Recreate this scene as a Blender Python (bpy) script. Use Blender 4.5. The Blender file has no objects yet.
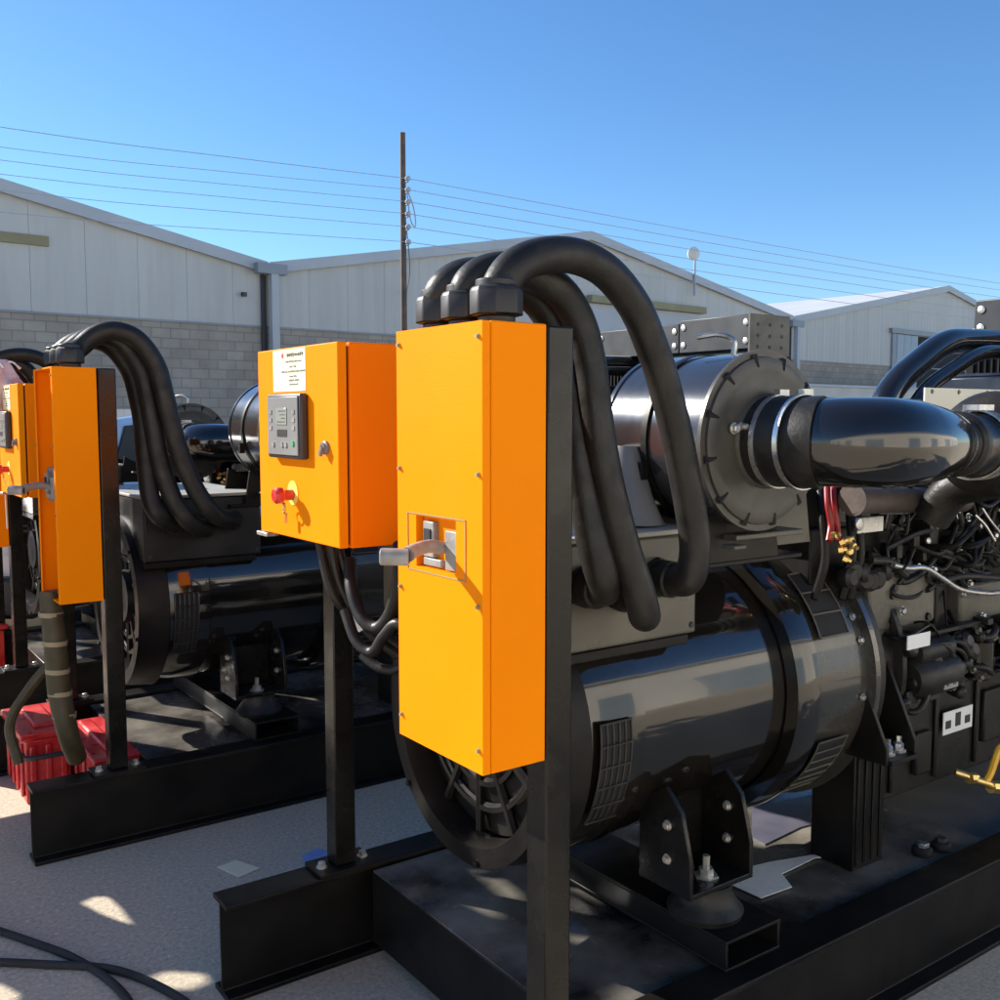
import bpy, bmesh, math, random
from mathutils import Vector, Matrix
random.seed(7)
R=math.radians; V=Vector
SC=bpy.context.scene; COL=SC.collection
# ------------------------------------------------------------------ camera
CH=1.5; PITCH=R(4.8); TH=R(54.4)
hf=V((math.cos(TH),math.sin(TH),0)); rt=V((math.sin(TH),-math.cos(TH),0))
fw=hf*math.cos(PITCH)+V((0,0,-math.sin(PITCH))); up=rt.cross(fw)
cd=bpy.data.cameras.new('camera'); cam=bpy.data.objects.new('camera',cd); COL.objects.link(cam)
cam.matrix_world=Matrix.Translation((0,0,CH))@Matrix((rt,up,-fw)).transposed().to_4x4()
cd.sensor_width=36; cd.lens=36; cd.clip_end=3000; cd.clip_start=.05
SC.camera=cam
def P(u,v,Y):
    "point on the vertical plane at distance Y (metres) seen in that direction: used only to measure the site"
    d=fw*1000+rt*(u-500)-up*(v-500); return V((0,0,CH))+d*(Y/d.y)
# ------------------------------------------------------------------ materials
def nt(name):
    m=bpy.data.materials.new(name); m.use_nodes=True; t=m.node_tree; t.nodes.clear()
    o=t.nodes.new('ShaderNodeOutputMaterial'); b=t.nodes.new('ShaderNodeBsdfPrincipled'); t.links.new(b.outputs[0],o.inputs[0]); return m,t,b
def noise(t,scale,detail=5,rough=.55,vec=None):
    n=t.nodes.new('ShaderNodeTexNoise'); n.inputs['Scale'].default_value=scale; n.inputs['Detail'].default_value=detail; n.inputs['Roughness'].default_value=rough
    if vec is None:
        tc=t.nodes.new('ShaderNodeTexCoord'); vec=tc.outputs['Object']
    t.links.new(vec,n.inputs['Vector']); return n
def ramp(t,fac,stops):
    r=t.nodes.new('ShaderNodeValToRGB'); e=r.color_ramp.elements
    while len(e)<len(stops): e.new(.5)
    for k,(p,c) in zip(e,stops): k.position=p; k.color=(*c,1) if len(c)==3 else c
    t.links.new(fac,r.inputs[0]); return r
def bump(t,b,h,strength=.2,dist=.01):
    n=t.nodes.new('ShaderNodeBump'); n.inputs['Strength'].default_value=strength; n.inputs['Distance'].default_value=dist
    t.links.new(h,n.inputs['Height']); t.links.new(n.outputs[0],b.inputs['Normal'])
def mat(name,c1,c2=None,rough=.5,rough2=None,metal=0,scale=6,bmp=0,bscale=60,coat=0,lo=.35,hi=.65,spec=None):
    m,t,b=nt(name); c2=c2 or c1
    n=noise(t,scale)
    r=ramp(t,n.outputs[0],[(lo,c1),(hi,c2)]); t.links.new(r.outputs[0],b.inputs['Base Color'])
    if rough2 is None: b.inputs['Roughness'].default_value=rough
    else:
        rr=ramp(t,noise(t,scale*1.7).outputs[0],[(.35,(rough,)*3),(.65,(rough2,)*3)]); t.links.new(rr.outputs[0],b.inputs['Roughness'])
    b.inputs['Metallic'].default_value=metal; b.inputs['Coat Weight'].default_value=coat; b.inputs['Coat Roughness'].default_value=.03
    if spec is not None: b.inputs['Specular IOR Level'].default_value=spec
    if bmp: bump(t,b,noise(t,bscale,3).outputs[0],bmp,.004)
    return m
M={}
M['black']=mat('black gloss paint',(.007,.006,.005),(.011,.010,.008),.2,.34,coat=.12,scale=7,bmp=.04,bscale=30,spec=.28)
M['barrel']=mat('black barrel paint',(.007,.006,.005),(.013,.011,.009),.07,.16,coat=.8,scale=5,bmp=.02,bscale=9)
M['satin']=mat('black satin paint',(.006,.0055,.005),(.014,.012,.010),.3,.5,scale=5,bmp=.1,bscale=50,spec=.22)
M['dusty']=mat('dusty black steel',(.010,.009,.008),(.05,.045,.037),.3,.5,scale=4,bmp=.12,bscale=40)
M['cast']=mat('cast iron painted dark',(.008,.0075,.006),(.022,.019,.015),.35,.55,scale=9,bmp=.25,bscale=120,spec=.35)
M['castgrey']=mat('greenish grey cast iron',(.065,.060,.047),(.12,.11,.086),.35,.5,scale=8,bmp=.3,bscale=90)
M['rubber']=mat('black rubber',(.009,.0085,.008),(.022,.020,.017),.38,.58,scale=14,bmp=.2,bscale=150,spec=.35)
M['gland']=mat('grey black nylon',(.02,.019,.019),(.03,.028,.028),.4,.5,spec=.4)
M['orange']=mat('orange powder coat',(.94,.245,.0),(.97,.26,.0),.45,.58,scale=3,bmp=.12,bscale=260,spec=.06)
M['orange2']=mat('deep orange powder coat',(.96,.195,.0),(.98,.205,.0),.45,.58,scale=3,bmp=.12,bscale=260,spec=.06)  # same orange with the shaded side's tone put into the colour
M['deck']=mat('dusty scuffed deck plate',(.020,.018,.017),(.26,.235,.195),.12,.32,scale=3.4,bmp=.12,bscale=40,lo=.36,hi=.72)
M['steel']=mat('bare steel',(.45,.45,.44),(.6,.6,.58),.22,.4,metal=.9,scale=20)
M['zinc']=mat('zinc bolt',(.55,.53,.48),(.7,.68,.62),.3,.45,metal=.8,scale=30)
M['brass']=mat('brass fitting',(.75,.5,.16),(.85,.62,.25),.28,.4,metal=.9,scale=30)
M['lgrey']=mat('light grey plastic',(.22,.21,.195),(.33,.32,.30),.32,.45,scale=25,bmp=.1)
M['mgrey']=mat('mid grey plastic',(.16,.165,.17),(.2,.2,.21),.35)
M['dgrey']=mat('dark grey plastic',(.03,.03,.033),(.04,.04,.042),.4)
M['white']=mat('white label',(.75,.75,.72),(.82,.82,.8),.5)
M['cream']=mat('cream painted plate',(.80,.76,.60),(.84,.80,.66),.4,.5,scale=4)
M['sticker']=mat('cream sticker',(.82,.76,.45),(.86,.82,.58),.45,scale=14)
M['yellow']=mat('yellow disc',(.85,.72,.10),(.88,.78,.16),.45)
M['valve']=mat('yellow valve lever',(.85,.42,.02),(.88,.5,.05),.35)
M['red']=mat('dusty red plastic',(.50,.010,.014),(.66,.06,.055),.25,.5,scale=11,coat=.3,bmp=.2,bscale=30)
M['redc']=mat('red cable',(.20,.006,.006),(.28,.01,.01),.4)
M['screen']=mat('grey green screen',(.26,.28,.25),(.3,.32,.28),.15)
M['ink']=mat('black ink',(.03,.03,.03),(.04,.04,.04),.6)
M['greyink']=mat('grey ink',(.2,.19,.16),(.25,.24,.2),.6)
M['redink']=mat('red ink',(.6,.03,.02),(.6,.04,.02),.6)
M['green']=mat('green button',(.05,.35,.12),(.06,.4,.14),.4)
M['navy']=mat('dark blue paint',(.012,.018,.035),(.02,.028,.045),.25,.4,coat=.3)
M['brown']=mat('heat browned iron',(.05,.036,.03),(.09,.07,.06),.5,.6,scale=9,bmp=.2)
M['panel']=mat('pale grey blue sheet cladding',(.45,.455,.435),(.49,.49,.465),.45,.55,scale=.35,bmp=.05,bscale=3)
M['trim']=mat('pale roof trim',(.42,.44,.45),(.48,.49,.5),.45,scale=1)
M['gutter']=mat('grey gutter steel',(.24,.27,.29),(.3,.32,.33),.45,scale=1)
M['roof']=mat('pale roof sheet',(.5,.5,.48),(.56,.56,.54),.4,scale=.5)
M['doorblue']=mat('pale blue door sheet',(.30,.36,.40),(.34,.4,.44),.45,scale=.6)
M['ochre']=mat('ochre strip',(.26,.22,.11),(.32,.28,.15),.6,scale=2)
M['dark']=mat('dark interior',(.008,.008,.009),(.012,.012,.013),.8)
M['creamwall']=mat('pale rendered wall',(.55,.53,.47),(.62,.6,.54),.85,scale=1.2,bmp=.2,bscale=30)
M['rust']=mat('weathered pole',(.05,.045,.04),(.13,.085,.06),.7,scale=5,bmp=.2)
M['wire']=mat('overhead wire',(.32,.36,.42),(.36,.4,.46),.5)
M['carwhite']=mat('white car paint',(.66,.70,.74),(.7,.74,.78),.2,coat=.8)
M['glass']=mat('car glass',(.02,.03,.03),(.03,.04,.04),.06)
M['tyre']=mat('tyre rubber',(.015,.015,.015),(.03,.03,.03),.8)
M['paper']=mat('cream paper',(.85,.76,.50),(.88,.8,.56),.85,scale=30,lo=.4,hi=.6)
M['bluepaper']=mat('blue scrap',(.22,.32,.6),(.3,.4,.66),.7,scale=20)
M['sheet']=mat('bluish plastic sheet',(.09,.09,.125),(.13,.125,.165),.35,.5,scale=9)
M['pink']=mat('pink plastic film',(.55,.28,.27),(.8,.62,.6),.3,.45,scale=18,bmp=.5,bscale=25)
M['string']=mat('white string',(.75,.73,.68),(.8,.78,.74),.7)
M['tape']=mat('tan tape',(.28,.22,.12),(.34,.27,.16),.5)
M['cablebrown']=mat('brown taped cable',(.045,.035,.015),(.07,.055,.025),.55,scale=20)
M['lamp']=mat('lamp glass',(.6,.6,.56),(.68,.68,.64),.25)
# air cleaner: fairly mirror-like black enamel
M['chrome']=mat('metallic grey air cleaner enamel',(.06,.062,.067),(.085,.088,.094),.15,.24,metal=.7,scale=4,coat=.5,bmp=.03,bscale=12)
M['chrome'].node_tree.nodes['Principled BSDF'].inputs['Coat Roughness'].default_value=.16
M['disc']=mat('dusty black end cover',(.038,.035,.029),(.066,.061,.05),.3,.45,scale=7,bmp=.1,bscale=50)
# ground
def ground_mat():
    m,t,b=nt('worn asphalt and concrete yard')
    tc=t.nodes.new('ShaderNodeTexCoord').outputs['Object']
    a=noise(t,.35,4,.6,tc); c=noise(t,70,8,.85,tc); s=noise(t,2.6,9,.72,tc)
    base=ramp(t,a.outputs[0],[(.3,(.13,.092,.052)),(.5,(.18,.128,.072)),(.75,(.235,.172,.105))])
    sp=ramp(t,c.outputs[0],[(.32,(.35,)*3),(.45,(.85,)*3),(.58,(1.12,)*3),(.68,(2.2,2.1,1.95))])
    st=ramp(t,s.outputs[0],[(.32,(.5,)*3),(.42,(.82,)*3),(.54,(1.02,)*3),(.66,(1.4,)*3)])
    x=t.nodes.new('ShaderNodeMix'); x.data_type='RGBA'; x.blend_type='MULTIPLY'; x.inputs[0].default_value=1
    y=t.nodes.new('ShaderNodeMix'); y.data_type='RGBA'; y.blend_type='MULTIPLY'; y.inputs[0].default_value=1
    t.links.new(base.outputs[0],x.inputs[6]); t.links.new(sp.outputs[0],x.inputs[7]); t.links.new(x.outputs[2],y.inputs[6]); t.links.new(st.outputs[0],y.inputs[7])
    # paler, sandier concrete outside the row, partly painted sunlight, raised for warm bounce
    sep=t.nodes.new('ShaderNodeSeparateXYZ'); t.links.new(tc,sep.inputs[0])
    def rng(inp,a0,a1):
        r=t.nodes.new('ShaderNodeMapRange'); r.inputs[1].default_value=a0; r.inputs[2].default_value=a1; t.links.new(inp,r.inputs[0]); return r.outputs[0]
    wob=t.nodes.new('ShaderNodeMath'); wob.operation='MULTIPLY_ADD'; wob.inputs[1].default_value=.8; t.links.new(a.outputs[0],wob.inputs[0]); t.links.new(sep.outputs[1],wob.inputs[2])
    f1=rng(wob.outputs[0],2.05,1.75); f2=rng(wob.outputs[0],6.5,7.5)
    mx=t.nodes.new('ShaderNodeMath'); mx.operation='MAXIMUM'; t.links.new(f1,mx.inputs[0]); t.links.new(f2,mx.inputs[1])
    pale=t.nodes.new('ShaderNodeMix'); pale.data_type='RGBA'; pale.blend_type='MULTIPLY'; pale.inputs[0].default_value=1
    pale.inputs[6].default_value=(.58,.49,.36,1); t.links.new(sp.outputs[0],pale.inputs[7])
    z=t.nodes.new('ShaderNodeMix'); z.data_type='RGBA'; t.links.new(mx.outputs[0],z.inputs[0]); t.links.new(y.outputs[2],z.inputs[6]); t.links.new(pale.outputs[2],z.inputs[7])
    t.links.new(z.outputs[2],b.inputs['Base Color']); b.inputs['Roughness'].default_value=.85
    bump(t,b,c.outputs[0],.5,.004); return m
M['ground']=ground_mat()
def block_mat():
    m,t,b=nt('grey concrete blockwork')
    tc=t.nodes.new('ShaderNodeTexCoord').outputs['Object']
    sep=t.nodes.new('ShaderNodeSeparateXYZ'); t.links.new(tc,sep.inputs[0]); cb=t.nodes.new('ShaderNodeCombineXYZ')
    t.links.new(sep.outputs[0],cb.inputs[0]); t.links.new(sep.outputs[2],cb.inputs[1])
    k=t.nodes.new('ShaderNodeTexBrick'); t.links.new(cb.outputs[0],k.inputs['Vector'])
    k.inputs['Color1'].default_value=(.34,.295,.24,1); k.inputs['Color2'].default_value=(.41,.36,.295,1); k.inputs['Mortar'].default_value=(.27,.24,.2,1)
    k.inputs['Scale'].default_value=1; k.inputs['Brick Width'].default_value=.37; k.inputs['Row Height'].default_value=.185; k.inputs['Mortar Size'].default_value=.012; k.inputs['Bias'].default_value=0
    n=noise(t,2,6,.6,tc); r=ramp(t,n.outputs[0],[(.3,(.85,)*3),(.7,(1.12,)*3)])
    x=t.nodes.new('ShaderNodeMix'); x.data_type='RGBA'; x.blend_type='MULTIPLY'; x.inputs[0].default_value=1
    t.links.new(k.outputs[0],x.inputs[6]); t.links.new(r.outputs[0],x.inputs[7]); t.links.new(x.outputs[2],b.inputs['Base Color'])
    b.inputs['Roughness'].default_value=.9; bump(t,b,k.outputs['Fac'],-.6,.01); return m
M['block']=block_mat()
def clad_mat():
    m,t,b=nt('weathered pale sheet cladding'); tc=t.nodes.new('ShaderNodeTexCoord').outputs['Object']
    mp=t.nodes.new('ShaderNodeMapping'); mp.inputs['Scale'].default_value=(2.2,2.2,.18); t.links.new(tc,mp.inputs[0])
    a=noise(t,1.2,6,.65,mp.outputs[0]); c=noise(t,.25,3,.5,tc)
    r1=ramp(t,a.outputs[0],[(.3,(.49,.47,.42)),(.5,(.54,.52,.47)),(.7,(.57,.55,.50))]); r2=ramp(t,c.outputs[0],[(.3,(.92,)*3),(.7,(1.05,)*3)])
    x=t.nodes.new('ShaderNodeMix'); x.data_type='RGBA'; x.blend_type='MULTIPLY'; x.inputs[0].default_value=1; t.links.new(r1.outputs[0],x.inputs[6]); t.links.new(r2.outputs[0],x.inputs[7]); t.links.new(x.outputs[2],b.inputs['Base Color'])
    w=t.nodes.new('ShaderNodeTexWave'); w.wave_type='BANDS'; w.bands_direction='X'; w.inputs['Scale'].default_value=1.35; t.links.new(tc,w.inputs['Vector'])
    b.inputs['Roughness'].default_value=.5; bump(t,b,w.outputs['Fac'],.35,.02); return m
M['panel']=clad_mat()
# ------------------------------------------------------------------ mesh builder
class MB:
    def __init__(s): s.v=[]; s.f=[]; s.cuts=[]
    def cut(s): s.cuts.append((len(s.v),len(s.f))); return s
    def add(s,vs,fs):
        o=len(s.v); s.v+=[V(p) for p in vs]; s.f+=[[i+o for i in f] for f in fs]; return s
    def box(s,a,b,rot=None,piv=None):
        x0,y0,z0=[min(a[i],b[i]) for i in range(3)]; x1,y1,z1=[max(a[i],b[i]) for i in range(3)]
        vs=[V(p) for p in ((x0,y0,z0),(x1,y0,z0),(x1,y1,z0),(x0,y1,z0),(x0,y0,z1),(x1,y0,z1),(x1,y1,z1),(x0,y1,z1))]
        if rot is not None:
            pv=V(piv) if piv is not None else V(((x0+x1)/2,(y0+y1)/2,(z0+z1)/2)); vs=[pv+rot@(p-pv) for p in vs]
        return s.add(vs,[(0,3,2,1),(4,5,6,7),(0,1,5,4),(1,2,6,5),(2,3,7,6),(3,0,4,7)])
    def prism(s,poly,d):
        "closed polygon of 3D points pushed along d"
        n=len(poly); d=V(d); a=[V(p) for p in poly]; nn=sum(((a[i]-a[0]).cross(a[(i+1)%n]-a[0]) for i in range(n)),V())
        if nn.dot(d)>0: a=a[::-1]
        b=[p+d for p in a]
        return s.add(a+b,[list(range(n)),list(range(2*n-1,n-1,-1))]+[[i,i+n,(i+1)%n+n,(i+1)%n][::1] for i in range(n)])
    def tube(s,pts,r,n=16,sub=8,smooth=True,r1=None,caps=True):
        pts=[V(p) for p in pts]; rs=r if isinstance(r,(list,tuple)) else [r]*len(pts)
        if r1 is not None: rs=[r+(r1-r)*i/(len(pts)-1) for i in range(len(pts))]
        if smooth and len(pts)>2:
            q=[];rr=[]; e=[pts[0]*2-pts[1]]+pts+[pts[-1]*2-pts[-2]]
            for i in range(len(pts)-1):
                p0,p1,p2,p3=e[i:i+4]
                for k in range(sub):
                    t=k/sub; q.append(.5*((2*p1)+(p2-p0)*t+(2*p0-5*p1+4*p2-p3)*t*t+(3*p1-p0-3*p2+p3)*t**3)); rr.append(rs[i]+(rs[i+1]-rs[i])*t)
            q.append(pts[-1]); rr.append(rs[-1]); pts,rs=q,rr
        T=[(pts[min(i+1,len(pts)-1)]-pts[max(i-1,0)]).normalized() for i in range(len(pts))]
        a=V((0,0,1)) if abs(T[0].z)<.9 else V((1,0,0)); N=(a-T[0]*a.dot(T[0])).normalized()
        vs=[];fs=[]
        for i,p in enumerate(pts):
            N=(N-T[i]*N.dot(T[i])).normalized(); B=T[i].cross(N)
            for k in range(n):
                t=2*math.pi*k/n; vs.append(p+(N*math.cos(t)+B*math.sin(t))*rs[i])
        for i in range(len(pts)-1):
            for k in range(n): fs.append((i*n+k,i*n+(k+1)%n,(i+1)*n+(k+1)%n,(i+1)*n+k))
        if caps: fs.append(list(range(n))[::-1]); fs.append([(len(pts)-1)*n+k for k in range(n)])
        return s.add(vs,fs)
    def lathe(s,prof,o,ax,n=40,phase=0,closed=False):
        "profile of (distance along axis, radius)"
        o=V(o); ax=V(ax).normalized(); a=V((0,0,1)) if abs(ax.z)<.9 else V((1,0,0)); N=(a-ax*a.dot(ax)).normalized(); B=ax.cross(N)
        vs=[];fs=[]
        for (h,r) in prof:
            for k in range(n):
                t=2*math.pi*k/n+phase; vs.append(o+ax*h+(N*math.cos(t)+B*math.sin(t))*r)
        m=len(prof)
        for i in range(m-1 if not closed else m):
            j=(i+1)%m
            for k in range(n): fs.append((i*n+k,i*n+(k+1)%n,j*n+(k+1)%n,j*n+k))
        if not closed: fs.append(list(range(n))[::-1]); fs.append([(m-1)*n+k for k in range(n)])
        return s.add(vs,fs)
    def bolt(s,p,d,r=.009,h=.008):
        s.lathe([(0,r*1.35),(h*.25,r*1.35)],p,d,12); return s.lathe([(h*.25,r),(h,r),(h*1.15,r*.8)],p,d,6)
    def ibeam(s,x0,x1,yc,w,z0,z1,tf=.014,tw=.01):
        h=w/2; pr=[(yc-h,z0),(yc+h,z0),(yc+h,z0+tf),(yc+tw/2,z0+tf),(yc+tw/2,z1-tf),(yc+h,z1-tf),(yc+h,z1),(yc-h,z1),(yc-h,z1-tf),(yc-tw/2,z1-tf),(yc-tw/2,z0+tf),(yc-h,z0+tf)]
        return s.prism([(x0,y,z) for y,z in pr],(x1-x0,0,0))
BASE={}
def world(o): return BASE.get(o.name,V())
def build(name,mb,m,parent=None,bevel=0,angle=35,**tags):
    if mb.cuts:
        first=None; cs=[(0,0)]+mb.cuts+[(len(mb.v),len(mb.f))]
        for (v0,f0),(v1,f1) in zip(cs,cs[1:]):
            if f1>f0:
                q=MB(); q.v=mb.v[v0:v1]; q.f=[[i-v0 for i in f] for f in mb.f[f0:f1]]; o=build(name,q,m,parent,bevel,angle,**tags); first=first or o
        return first
    vs=mb.v; c=V([(min(p[i] for p in vs)+max(p[i] for p in vs))/2 for i in range(3)]); c.z=min(p.z for p in vs)
    me=bpy.data.meshes.new(name); me.from_pydata([p-c for p in vs],[],mb.f)
    bm=bmesh.new(); bm.from_mesh(me); bmesh.ops.recalc_face_normals(bm,faces=bm.faces); bm.to_mesh(me); bm.free()
    me.materials.append(M[m] if isinstance(m,str) else m)
    for p in me.polygons: p.use_smooth=True
    me.set_sharp_from_angle(angle=R(angle))
    o=bpy.data.objects.new(name,me); COL.objects.link(o); BASE[o.name]=c
    if parent is not None: o.parent=parent; o.location=c-world(parent)
    else: o.location=c
    if bevel:
        b=o.modifiers.new('edge','BEVEL'); b.width=bevel; b.segments=2; b.limit_method='ANGLE'; b.angle_limit=R(40); b.harden_normals=False
    for k,x in tags.items(): o[k]=x
    return o
def thing(name,loc,label,category,group=None):
    o=bpy.data.objects.new(name,None); COL.objects.link(o); o.location=loc; BASE[o.name]=V(loc); o.empty_display_size=.3
    o['label']=label; o['category']=category
    if group: o['group']=group
    return o
def copy_tree(o,parent=None):
    c=o.copy(); COL.objects.link(c); BASE[c.name]=world(o)
    if parent is not None: c.parent=parent
    for ch in list(o.children): copy_tree(ch,c)
    return c
# ------------------------------------------------------------------ generator set (built once, in the place of the nearest one)
AY=1.94; AZ=.785
G=thing('generator_set',(1.9,AY,0),'nearest black generator set, its tall orange breaker cabinet and square control cabinet in front','generator set','generator sets lined up in the yard')
# frame
for yc in (1.44,2.435):
    r=build('frame_rail',MB().ibeam(.855,4.45,yc,.10,0,.26),'satin',G,.003)
build('deck_tank',MB().box((1.27,1.492,.04),(2.85,2.383,.2405)),'satin',G,.004)
build('deck_plate',MB().box((1.272,1.494,.241),(2.848,2.381,.245)),'deck',G)
for x0,x1 in ((1.65,1.835),):
    mb=MB()  # open-ended box channel lying across the frame
    y0,y1=1.44,2.43; z0,z1=.262,.334; w=.008
    mb.box((x0,y0,z0),(x1,y1,z0+w)); mb.box((x0,y0,z1-w),(x1,y1,z1)); mb.box((x0,y0+.001,z0+w),(x0+w,y1-.001,z1-w)); mb.box((x1-w,y0+.001,z0+w),(x1,y1-.001,z1-w))
    build('cross_beam',mb,'satin',G,.002)
build('dusty_floor_plate',MB().box((2.853,1.492,.18),(4.2,2.383,.2)),mat('grey dust',(.15,.135,.11),(.21,.19,.16),.85,scale=6,bmp=.3,bscale=60),G)
build('cross_member',MB().box((4.25,1.492,.06),(4.37,2.383,.22)),'satin',G,.003)
# alternator
mb=MB().lathe([(0,.30),(.01,.33),(.06,.345),(.16,.352),(.165,.345),(.72,.345),(.725,.35)],(1.38,AY,AZ),(1,0,0),72)
alt=build('alternator',mb,'barrel',G)
# rear bell with hollow guard rim
mb=MB().lathe([(0,.318),(-.0,.335),(.11,.348),(.115,.34),(.115,.29),(.03,.28),(.0,.29)],(1.275,AY,AZ-.012),(1,0,0),64,closed=True)
build('rear_cover',mb,'satin',alt)
mb=MB().lathe([(0,.0001),(0,.10),(.03,.11),(.03,.14),(.05,.29)],(1.30,AY,AZ),(1,0,0),48)
for k in range(12):
    a=2*math.pi*k/12; c,s_=math.cos(a),math.sin(a); mb.tube([(1.33,AY+.09*c,AZ+.09*s_),(1.33,AY+.285*c,AZ+.285*s_)],.012,6,smooth=False)
for k in range(2): mb.lathe([(0,.17+.06*k),(0,.158+.06*k),(.01,.158+.06*k),(.01,.15+.06*k)],(1.322,AY,AZ),(1,0,0),48,closed=True)
build('fan_grille',mb,'satin',alt)
mb=MB()
for k in range(6):
    a=2*math.pi*(k+.3)/6; mb.bolt((1.275,AY+.327*math.cos(a),AZ-.012+.327*math.sin(a)),(-1,0,0),.007,.008).cut()
build('cover_bolt',mb,'satin',alt)
# curved louvre grids on the skin
def louvre(x0,x1,a0,a1,rows,cols,rad,name,parent,frame='steel'):
    mb=MB(); n=14
    def q(x,a,r): return V((x,AY-r*math.cos(R(a)),AZ+r*math.sin(R(a))))
    for i in range(n):
        u0=a0+(a1-a0)*i/n; u1=a0+(a1-a0)*(i+1)/n
        mb.add([q(x0,u0,rad),q(x1,u0,rad),q(x1,u1,rad),q(x0,u1,rad)],[(0,1,2,3)])
    g=build(name,mb,'dark',parent)
    mb=MB()
    for j in range(rows+1):
        a=a0+(a1-a0)*j/rows; mb.tube([q(x0,a,rad+.003),q(x1,a,rad+.003)],.0028,6,smooth=False)
    for j in range(cols+1):
        x=x0+(x1-x0)*j/cols
        mb.tube([q(x,a0+(a1-a0)*i/10,rad+.002) for i in range(11)],.0022,6,smooth=False)
    return build('grille_bars',mb,frame,parent)
louvre(1.345+.06,1.345+.15,-32,8,5,5,.352,'louvre_opening',alt,'dusty')
# ring flange and drive end adapter
mb=MB().lathe([(0,.35),(0,.385),(.03,.395),(.075,.395),(.08,.37),(.08,.35)],(2.03,AY,AZ),(1,0,0),72,closed=True); build('ring_flange',mb,'barrel',alt)
mb=MB().lathe([(0,.34),(.0,.365),(.22,.375),(.225,.40),(.245,.40),(.25,.3)],(2.11,AY,AZ),(1,0,0),72); ada=build('drive_end_adapter',mb,mat('grey black adapter enamel',(.030,.028,.023),(.055,.05,.042),.17,.3,scale=6,coat=.6,bmp=.04,bscale=20),alt)
louvre(2.15,2.27,22,50,3,1,.383,'louvre_opening',alt,'castgrey')
louvre(2.15,2.27,-50,-20,6,1,.383,'louvre_opening',alt,'castgrey')
mb=MB()
for k in range(26):
    a=2*math.pi*k/26; mb.bolt((2.353,AY+.387*math.cos(a),AZ+.387*math.sin(a)),(-1,0,0),.007,.008).cut()
for a,x in ((28,2.315),(18,2.32),(-5,2.31)):
    mb.bolt((x,AY-.376*math.cos(R(a)),AZ+.376*math.sin(R(a))),(0,-math.cos(R(a)),math.sin(R(a))),.008,.008).cut()
build('flange_bolt',mb,'steel',alt)
# terminal box
TY=1.595
tb=build('terminal_box',MB().box((1.25,TY,1.0),(1.70,2.27,1.232)),mat('dusty brown black box',(.085,.077,.06),(.125,.114,.09),.25,.38,scale=5),G,.006)  # tan reflected light is put into the box colour
build('box_lid',MB().box((1.243,TY-.007,1.234),(1.707,2.277,1.246)),mat('dusty lid',(.3,.28,.23),(.4,.38,.32),.45,.6,scale=7),tb,.003)
mb=MB().box((1.25,TY+.004,.975),(1.68,TY+.3,.998)); build('box_foot',mb,'satin',tb,.003)
mb=MB()
for x,z in ((1.685,1.02),(1.685,1.21),(1.27,1.02)): mb.bolt((x,TY,z),(0,-1,0),.006,.004)
build('box_screws',mb,'ink',tb)
GL=[(1.355,1.142),(1.465,1.12),(1.572,1.142)]
for x,z in GL:
    mb=MB().lathe([(0,.045),(.014,.045)],(x,TY,z),(0,-1,0),8); mb.lathe([(.014,.036),(.02,.04),(.05,.04),(.056,.033)],(x,TY,z),(0,-1,0),20)
    for k in range(6): mb.lathe([(.018+.006*k,.041),(.021+.006*k,.041)],(x,TY,z),(0,-1,0),20)
    build('cable_gland',mb,'rubber',tb)
# alternator feet
for side in (-1,1):
    yc=AY+side*.375; f=MB(); y0,y1=sorted((yc-side*.05,yc+side*.055))
    for x0 in (1.60,1.80):
        f.prism([(x0,AY+side*.27,.60),(x0,AY+side*.27,.415),(x0,yc+side*.06,.415),(x0,yc+side*.06,.50),(x0,yc+side*.03,.61),(x0,yc-side*.02,.655)],(.012,0,0))
    f.box((1.612,AY+side*.27,.415),(1.80,yc+side*.06,.428)); f.box((1.612,AY+side*.27,.43),(1.80,AY+side*.282,.60))
    ft=build('alternator_foot',f,'black',G,.002)
    mb=MB().lathe([(0,.085),(.014,.09),(.03,.076),(.05,.062),(.078,.062)],(1.715,yc,.336),(0,0,1),32); build('rubber_mount',mb,'rubber',ft)
    q=(1.705,yc+side*.01,.4285); mb=MB().lathe([(0,.03),(.004,.03),(.004,.018),(.02,.018),(.02,.009),(.05,.009)],q,(0,0,1),6).cut()
    for x in (1.599,1.799): 
        for z in (.57,.49): mb.bolt((x,yc-side*.01,z),(-1,0,0),.009,.009).cut()
    build('mount_bolt',mb,'zinc',ft)
# ---- cabinet posts
def post(x,y,z1,base=True):
    mb=MB(); o=.03; 
    mb.box((x-o,y-o,.275),(x+o,y+o,z1)); p=build('cabinet_post',mb,'black',G,.004)
    mb=MB().box((x-.085,y-.055,.262),(x+.085,y+.055,.273)); build('foot_plate',mb,'satin',p,.002)
    mb=MB(); 
    for dx in (-.062,.062): mb.bolt((x+dx,y-.005,.273),(0,0,1),.011,.014).cut()
    build('foot_bolt',mb,'zinc',p); return p
p1=post(1.138,1.432,1.66); p2=post(1.20,2.43,1.186)
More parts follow.
